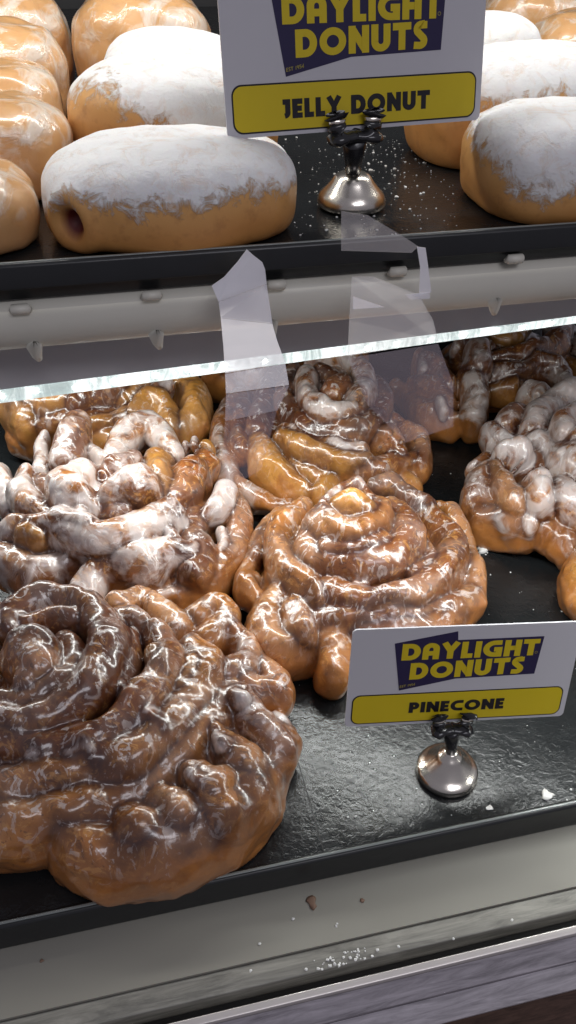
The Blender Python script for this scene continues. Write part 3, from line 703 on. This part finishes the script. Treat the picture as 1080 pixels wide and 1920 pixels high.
# ------------------------------------------------------------------ cards with lettering
def arc(cx, cy, rx, ry, a0, a1, n=14): return [(cx+rx*math.cos(math.radians(a0+(a1-a0)*i/n)), cy+ry*math.sin(math.radians(a0+(a1-a0)*i/n))) for i in range(n+1)]
def glyph(ch, w):
    h = w/2; t = 1-h
    if ch == 'D': return .80, [[(h, 0), (h, 1)], [(0, t), (.36, t)]+arc(.36, .5, .44-h, .5-h, 90, -90)+[(0, h)]]
    if ch == 'O': return 1.0, [arc(.5, .5, .5-h, .5-h, 0, 360, 32)]
    if ch == 'A': return .72, [[(h, 0), (h, .55)]+arc(.36, .62, .36-h, .38-h, 180, 0)+[(.72-h, 0)], [(h, .38), (.72-h, .38)]]
    if ch == 'Y': return .78, [[(.10, 1), (.39, .48)], [(.68, 1), (.39, .48)], [(.39, .58), (.39, 0)]]
    if ch == 'L': return .50, [[(h, 1), (h, 0)], [(0, h), (.50, h)]]
    if ch == 'I': return w, [[(h, 0), (h, 1)]]
    if ch == 'G': return .84, [[(.80, t), (.5, t)]+arc(.5, .5, .5-h, .5-h, 90, 270)+[(.84, h)], [(.84-h, 0), (.84-h, .52)], [(.48, .46), (.84, .46)]]
    if ch == 'H': return .74, [[(h, 0), (h, 1)], [(.74-h, 0), (.74-h, 1)], [(0, .50), (.74, .50)]]
    if ch == 'T': return .72, [[(0, t), (.72, t)], [(.36, 0), (.36, 1)]]
    if ch == 'N': return .78, [[(h, 0), (h, 1)], [(.78-h, 0), (.78-h, 1)], [(h*.9, .93), (.78-h*.9, .07)]]
    if ch == 'U': return .74, [[(h, 1), (h, .37)]+arc(.37, .37, .37-h, .37-h, 180, 360)+[(.74-h, 1)]]
    if ch == 'S': return .56, [[(.54, t), (.30, t)]+arc(.30, .75-h*.25, .30-h, .27-h*.75, 90, 235, 10)+arc(.26, .25+h*.25, .30-h, .27-h*.75, 55, -90, 10)+[(.02, h)]]
    if ch == 'J': return .46, [[(.06, t), (.46, t)], [(.46-h, 1), (.46-h, .34)]+arc(.46-h-.2, .30, .2, .30-h, 0, -80, 8)]
    if ch == 'E': return .54, [[(h, 0), (h, 1)], [(0, t), (.54, t)], [(0, .5), (.50, .5)], [(0, h), (.54, h)]]
    if ch == 'P': return .64, [[(h, 0), (h, 1)], [(0, t), (.34, t)]+arc(.34, .66, .30-h, .34-h, 90, -90)+[(0, .32+h)]]
    if ch == 'C': return .80, [[(.80, t), (.5, t)]+arc(.5, .5, .5-h, .5-h, 90, 270)+[(.80, h)]]
    if ch == '1': return .35, [[(.2, 0), (.2, 1)]]
    if ch == '9': return .6, [arc(.3, .68, .3-h, .32-h, 0, 360, 14), [(.6-h, .68), (.5, 0)]]
    if ch == '5': return .6, [[(.58, t), (h, t), (h, .55)], arc(.28, .32, .32-h, .32-h, 120, -120, 12)]
    if ch == '4': return .6, [[(.45, 0), (.45, 1), (.0, .32), (.6, .32)]]
    return .34, []
def stroke_quads(pl, w, closed=False):
    P = [np.array(p, float) for p in pl]; h = w/2; vs = []; n = len(P)
    for i, p in enumerate(P):
        if closed: a = P[i-1 if i else n-2]; b = P[(i+1) % n if i < n-1 else 1]
        else: a = P[max(i-1, 0)]; b = P[min(i+1, n-1)]
        d1 = p-a; d2 = b-p
        d1 = d1/(np.linalg.norm(d1)+1e-9) if np.linalg.norm(d1) > 1e-6 else d2/(np.linalg.norm(d2)+1e-9)
        d2 = d2/(np.linalg.norm(d2)+1e-9) if np.linalg.norm(d2) > 1e-6 else d1
        t = d1+d2; t /= np.linalg.norm(t)+1e-9; nn = np.array([-t[1], t[0]]); c = max(.5, abs(nn@np.array([-d1[1], d1[0]])))
        vs += [p+nn*h/c, p-nn*h/c]
    return vs, [(2*i, 2*i+1, 2*i+3, 2*i+2) for i in range(n-1)]
def text_mesh(txt, u0, u1, base, cap, w, gap, W, yoff, slope=0.0):
    tot = 0; items = []
    for ch in txt:
        aw, st_ = glyph(ch, w); items.append((tot, st_, ch)); tot += aw+gap
    tot -= gap; sx = (u1-u0)/tot; V = []; Fc = []; kk = 0
    for off, st_, ch in items:
        for pl in st_:
            vs, fs = stroke_quads(pl, w, ch in 'O' or (len(pl) == 15 and ch == '9'))
            b0 = len(V); y = -(yoff+.00003*(kk % 5)); kk += 1
            for p in vs: u = u0+(off+p[0])*sx; V.append((u*W, y, (base+p[1]*cap+slope*(u-u0))*W))
            Fc += [tuple(b0+i for i in q) for q in fs]
    # give the print a hair of thickness
    n = len(V); V += [(x, y+.00006, z) for x, y, z in V]; F2 = list(Fc)+[tuple(n+i for i in q[::-1]) for q in Fc]
    for q in Fc:
        for i in range(4): a, b = q[i], q[(i+1) % 4]; F2.append((a, n+a, n+b, b))
    return V, F2
def plate(pts, W, y0, y1):
    n = len(pts); v = [(u*W, y0, k*W) for u, k in pts]+[(u*W, y1, k*W) for u, k in pts]
    return v, [tuple(range(n)), tuple(range(n, 2*n))[::-1]]+[(i, n+i, n+(i+1) % n, (i+1) % n) for i in range(n)]
def rrect(u0, u1, v0, v1, r):
    o = []
    for cx, cy, a in ((u1-r, v1-r, 0), (u0+r, v1-r, 90), (u0+r, v0+r, 180), (u1-r, v0+r, 270)): o += arc(cx, cy, r, r, a, a+90, 7)
    return o
def pose(p):
    a, b, c = p[3:]
    return Matrix.Translation(Vector(p[:3])) @ (Matrix.Rotation(a, 4, 'Z') @ Matrix.Rotation(b, 4, 'X') @ Matrix.Rotation(c, 4, 'Y'))
def card(p, W, line, lu, lb, lc, label):
    root = empty('name_card'); root.matrix_world = pose(p); tag(root, label, 'sign')
    def add(n, vf, mt): return link(n, mesh(n, *vf), M[mt], root, smooth=False)
    H = .504
    add('card_board', plate(rrect(-.5, .5, 0, H, .022), W, 0, .0009), 'card')
    add('band_border', plate(rrect(-.477, .477, .0125, .1685, .036), W, -.00010, -.00002), 'black')
    add('name_band', plate(rrect(-.4715, .4715, .018, .163, .032), W, -.00022, -.00012), 'yellow')
    add('logo_panel', plate([(-.317, .429), (-.2755, .185), (-.03, .2355), (.3235, .243), (.336, .4375), (-.044, .4345), (-.0495, .479)], W, -.00010, -.00002), 'navy')
    add('lettering', text_mesh('DAYLIGHT', -.2815, .322, .3425, .083, .27, .085, W, .00018), 'yellow')
    add('lettering', text_mesh('DONUTS', -.237, .267, .241, .085, .27, .09, W, .00018, .02), 'yellow')
    add('lettering', text_mesh('EST 1954', -.274, -.208, .2, .012, .2, .12, W, .00018, .15), 'faint')
    ring = arc(.312, .357, .0055, .0055, 0, 360, 16); vs, fs = stroke_quads(ring, .0022, True)
    add('registered_mark', ([(a*W, -.0002, b*W) for a, b in vs], fs), 'faint')
    add('lettering', text_mesh(line, lu[0], lu[1], lb, lc, .275, .10, W, .00030), 'black')
    return root
P1 = (.1396, .2296, .0368, -.1069, -.2084, .0498); W1 = .106
P2 = (.1200, .3725, .2643, .1135, -.1797, .0008); W2 = .1174
card(P1, W1, 'PINECONE', (-.222, .208), .0625, .057, 'smaller white card reading PINECONE on its yellow band')
card(P2, W2, 'JELLY DONUT', (-.297, .284), .053, .062, 'larger white card reading JELLY DONUT, cut by the top edge')
def holder(bx, by, bz, P, W, us, rb, label, up):
    q_ = 1.35 if up else 1.05
    root = empty('card_holder', (bx, by, bz)); tag(root, label, 'card holder')
    pr = [(rb*.97, 0), (rb, .0012), (rb*.99, .003), (rb*.93, .0046), (rb*.84, .0052), (rb*.72, .0068), (rb*.50, .0105), (rb*.40, .0125), (rb*.36, .0138), (rb*.30, .0142), (rb*.22, .0165), (rb*.18, .017)]
    if up: pr = [(rb*.9, 0), (rb, .0018), (rb*1.0, .0035), (rb*.93, .0062), (rb*.8, .008), (rb*.60, .0118), (rb*.52, .0136), (rb*.44, .0146), (rb*.30, .0150), (rb*.20, .0156)]
    b = link('base', mesh('base', *lathe(pr)), M['chrome'], root)
    Mt = Matrix.Translation(Vector((-bx, -by, -bz))) @ pose(P)
    g = lambda u, y, v: np.array(Mt @ Vector((u*W, y, v*W)))
    mid = (us[0]+us[1])/2; top = g(mid, -.002, -.035); zb = .0150 if up else .0165
    v, f = tube([(0, 0, zb), (top[0]*.25, top[1]*.25, zb+(top[2]-zb)*.35), top*np.array([.9, .9, 1]), top+np.array([0, 0, .001])], [.0026*q_, .0029*q_, .0040*q_, .0034*q_], 16)
    link('stem', mesh('stem', v, f), M['blackmetal'], root)
    yk = -.0022
    for sgn, u in ((-1, us[0]), (1, us[1])):
        path = [g(mid, yk, -.018), g(mid+(u-mid)*.55, yk-.0005, -.022), g(u*.85+mid*.15+sgn*.004, yk-.0005, -.004), g(u, yk-.0004, .022)]
        v, f = tube([p for p, _ in zip(spline(path, [[1]]*4, .001)[0], range(999))], [.0031*q_]*len(spline(path, [[1]]*4, .001)[0]), 14, .55)
        link('clip_arm', mesh('clip_arm', v, f), M['blackmetal'], root)
        pp = [g(u, yk-.0004, .022), g(u, yk-.0008, .041)]
        v, f = tube(pp, [.0026*q_, .0030*q_], 14, .55); link('clip_band', mesh('clip_band', v, f), M['chrome'], root)
        pp = [g(u, yk-.0008, .041), g(u+.002*sgn, yk-.001, .050), g(u+.004*sgn, yk-.0004, .059), g(u+.004*sgn, yk, .063)]
        v, f = tube(pp, [.0032*q_, .0042*q_, .0036*q_, .001], 14, .5); link('clip_tip', mesh('clip_tip', v, f), M['blackmetal'], root)
        w_ = [g(u+sgn*.028, yk-.0002, -.03), g(u+sgn*.004, yk-.0004, -.026), g(mid, yk, -.022)]
        v, f = tube(w_, [.0026*q_, .0046*q_, .002*q_], 14, .5); link('clip_wing', mesh('clip_wing', v, f), M['blackmetal'], root)
    return root
b1 = at(837, 1448, 0); holder(b1[0], b1[1], .0002, P1, W1, (-.085, .042), .0152, 'round nickel base and black clip holding the smaller card', False)
b2 = at(658, 388, SHF); holder(b2[0], b2[1], SHF+.0002, P2, W2, (-.098, .045), .0158, 'bell shaped nickel base and black clip holding the larger card', True)

# ------------------------------------------------------------------ crumbs, icing bits, stains
def blob(name, p, r, mt, flat=.5, seed=0, n=1):
    bm = bmesh.new(); bmesh.ops.create_icosphere(bm, subdivisions=2, radius=1)
    rr = random.Random(seed)
    ph = [rr.uniform(0, 6) for _ in range(6)]
    for v in bm.verts:
        k = 1+.25*math.sin(3*v.co.x+ph[0])+.2*math.sin(4*v.co.y+ph[1])+.15*math.sin(7*v.co.x+5*v.co.y+ph[2])
        v.co = Vector((v.co.x*r*k, v.co.y*r*k, v.co.z*r*flat*k))
    me = bpy.data.meshes.new(name); bm.to_mesh(me); bm.free()
    o = link(name, me, M[mt]); o.location = p; return o
def crumbs(name, pts, mt, label):
    V = []; Fc = []
    for p, r in pts:
        b0 = len(V); k = 6
        for j, (rr, zz) in enumerate(((1, 0), (.8, .5), (.1, .75))):
            for i in range(k):
                a = 2*math.pi*i/k+j*.4; q = r*rr*random.uniform(.6, 1.3); V.append((p[0]+q*math.cos(a), p[1]+q*math.sin(a), p[2]+r*zz))
        for j in range(2):
            for i in range(k): Fc.append((b0+j*k+i, b0+j*k+(i+1) % k, b0+(j+1)*k+(i+1) % k, b0+(j+1)*k+i))
        Fc.append(tuple(b0+2*k+i for i in range(k)))
    o = link(name, mesh(name, V, Fc), M[mt], smooth=False); tag(o, label, 'crumbs', kind='stuff'); return o
pts = []
for _ in range(620):
    px = random.gauss(700, 75) if random.random() < .75 else random.uniform(520, 900); py = random.uniform(255, 445)
    if random.random() > .95-.0035*(py-255): continue
    pts.append((at(px, py, SHF+.0001), min(.0011, .00016+random.expovariate(1/.00017))))
crumbs('sugar_crumbs', pts, 'crumb', 'white powdered sugar specks scattered on the upper black tray')
pts = []
for _ in range(60): pts.append((at(random.uniform(560, 1080), random.uniform(1100, 1560), .0002), random.uniform(.0001, .0003)))
for px, py in ((957, 1073), (1063, 1500), (1068, 1503), (1070, 1480), (484, 1566), (652, 1532), (667, 1531), (920, 1078), (797, 1228), (811, 890), (845, 888), (1000, 1143), (1053, 1147)): pts.append((at(px, py, .0002), random.uniform(.0004, .0007)))
for _ in range(16): pts.append((at(random.gauss(905, 9), random.gauss(1030, 7), .0002), random.uniform(.0004, .0012)))
crumbs('icing_crumbs', pts, 'crumb', 'sparse white icing specks scattered on the lower black tray')
pts = []
for _ in range(45):
    px = random.gauss(640, 30); pts.append((at(px, 1800-.26*(px-640)+random.uniform(-14, 10), zl-.002), random.uniform(.0002, .0009)))
for px, py in ((747, 1775), (670, 1790), (487, 1770), (550, 1723), (632, 1732), (850, 1760), (470, 1820), (960, 1725), (630, 1736)): pts.append((at(px, py, zl+.0001), random.uniform(.0004, .0008)))
crumbs('spilled_sugar', pts, 'crumb', 'spilled sugar along the white ledge and steel strip')
c = blob('icing_crumb', at(905, 1030, .0012), .0042, 'crumb', .35, 3); tag(c, 'white icing lump on the tray right of the central pastry', 'crumb'); c.scale = (1.2, .7, 1); c.rotation_euler.z = .4
c = blob('icing_drip', at(470, 1016, .0008), .005, 'icing', .15, 5); tag(c, 'short white icing smear on the tray between the two middle pastries', 'icing'); c.scale = (1.6, .5, 1)
c = blob('brown_crumb', at(584, 1691, zl+.0003), .0026, 'stain', .12, 8); tag(c, 'flat brown crumb stuck on the white ledge', 'crumb')
c = blob('brown_crumb', at(680, 1688, zl+.0003), .0011, 'stain', .15, 9); tag(c, 'tiny brown crumb on the ledge, right of the larger brown one', 'crumb')
c = blob('brown_crumb', at(79, 1801, zl+.0003), .0008, 'stain', .3, 10); tag(c, 'tiny dark crumb on the ledge at the lower left', 'crumb')
for px, py, r, lb in ((1028, 1490, .0032, 'shiny icing drop on the black tray near the right edge'), (917, 1515, .0015, 'small icing drop on the black tray below the lower card holder')):
    c = blob('icing_drop', at(px, py, .0004), r, 'icing', .2, int(px)); tag(c, lb, 'icing')

# ------------------------------------------------------------------ front glass reflections painted as thin pale sheets, no pane built
def mat_reflection(name, a, col):
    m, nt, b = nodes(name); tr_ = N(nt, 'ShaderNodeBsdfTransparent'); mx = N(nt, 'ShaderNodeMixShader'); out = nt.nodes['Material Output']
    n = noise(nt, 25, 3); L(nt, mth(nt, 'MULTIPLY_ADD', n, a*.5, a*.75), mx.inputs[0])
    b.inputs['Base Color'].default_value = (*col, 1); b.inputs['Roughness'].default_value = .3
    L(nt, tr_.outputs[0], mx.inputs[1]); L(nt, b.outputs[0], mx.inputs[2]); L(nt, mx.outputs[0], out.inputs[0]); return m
M['refl1'] = mat_reflection('reflection_dense', .42, (.90, .88, .94)); M['refl2'] = mat_reflection('reflection_mid', .19, (.92, .88, .88)); M['refl3'] = mat_reflection('reflection_thin', .05, (.80, .66, .85))
M['refl5'] = mat_reflection('reflection_fading', .24, (.90, .88, 1.0)); M['refl6'] = mat_reflection('reflection_faint', .10, (.86, .80, 1.0)); M['refl4'] = mat_reflection('reflection_bright', .72, (.95, .94, .98))
def pale_sheet(root, name, pts, Yd, mt):  # one flat facet of a painted reflection
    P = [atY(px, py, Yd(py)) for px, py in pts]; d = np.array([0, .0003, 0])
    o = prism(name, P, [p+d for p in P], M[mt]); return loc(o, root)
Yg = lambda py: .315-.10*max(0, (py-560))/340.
for pos, lab, items in (((450, 600), 'left of the two pale sheets painted as reflections over the beige rail, pointed at its top', [
    ('facet', [(463, 468), (474, 478), (492, 492), (497, 505), (500, 532), (410, 566), (397, 536), (420, 520), (445, 492)], 'refl4'),
    ('facet', [(410, 567), (500, 533), (505, 568), (511, 607), (414, 596)], 'refl1'),
    ('facet', [(414, 597), (511, 608), (520, 640), (535, 680), (422, 700), (419, 650)], 'refl1'),
    ('facet', [(422, 702), (535, 682), (542, 722), (424, 738)], 'refl5'),
    ('facet', [(424, 740), (542, 724), (520, 770), (422, 790)], 'refl6'),
    ('facet', [(422, 792), (519, 772), (490, 880), (425, 920), (418, 850)], 'refl3')]),
   ((730, 560), 'right of the two pale sheets painted as reflections over the beige rail, wide and folded', [
    ('facet', [(640, 396), (690, 404), (760, 446), (784, 462), (772, 474), (640, 470)], 'refl2'),
    ('facet', [(782, 463), (798, 465), (803, 500), (809, 548), (786, 552), (788, 500)], 'refl4'),
    ('facet', [(660, 519), (700, 519), (786, 553), (812, 600), (822, 640), (652, 668), (655, 600)], 'refl2'),
    ('facet', [(662, 556), (720, 576), (662, 580)], 'refl1'),
    ('facet', [(760, 553), (806, 548), (806, 560), (770, 562)], 'refl4'),
    ('facet', [(652, 672), (822, 645), (850, 720), (850, 800), (760, 830), (690, 760)], 'refl3')])):
    r_ = empty('painted_reflection', tuple(atY(*pos, .315))); tag(r_, lab, 'reflection')
    for i, (n_, pts_, mt_) in enumerate(items): pale_sheet(r_, n_, pts_, (lambda py, i=i: Yg(py)-.0006*i), mt_)

# ------------------------------------------------------------------ world, output
w = bpy.data.worlds.new('World'); sc.world = w; w.use_nodes = True
bg = w.node_tree.nodes['Background']; bg.inputs['Color'].default_value = (.80, .78, .92, 1); bg.inputs['Strength'].default_value = .24
sc.view_settings.view_transform = 'Standard'; sc.view_settings.look = 'None'; sc.view_settings.gamma = 1; sc.view_settings.exposure = 0
sc.cycles.use_denoising = True
sc.cycles.max_bounces = 8
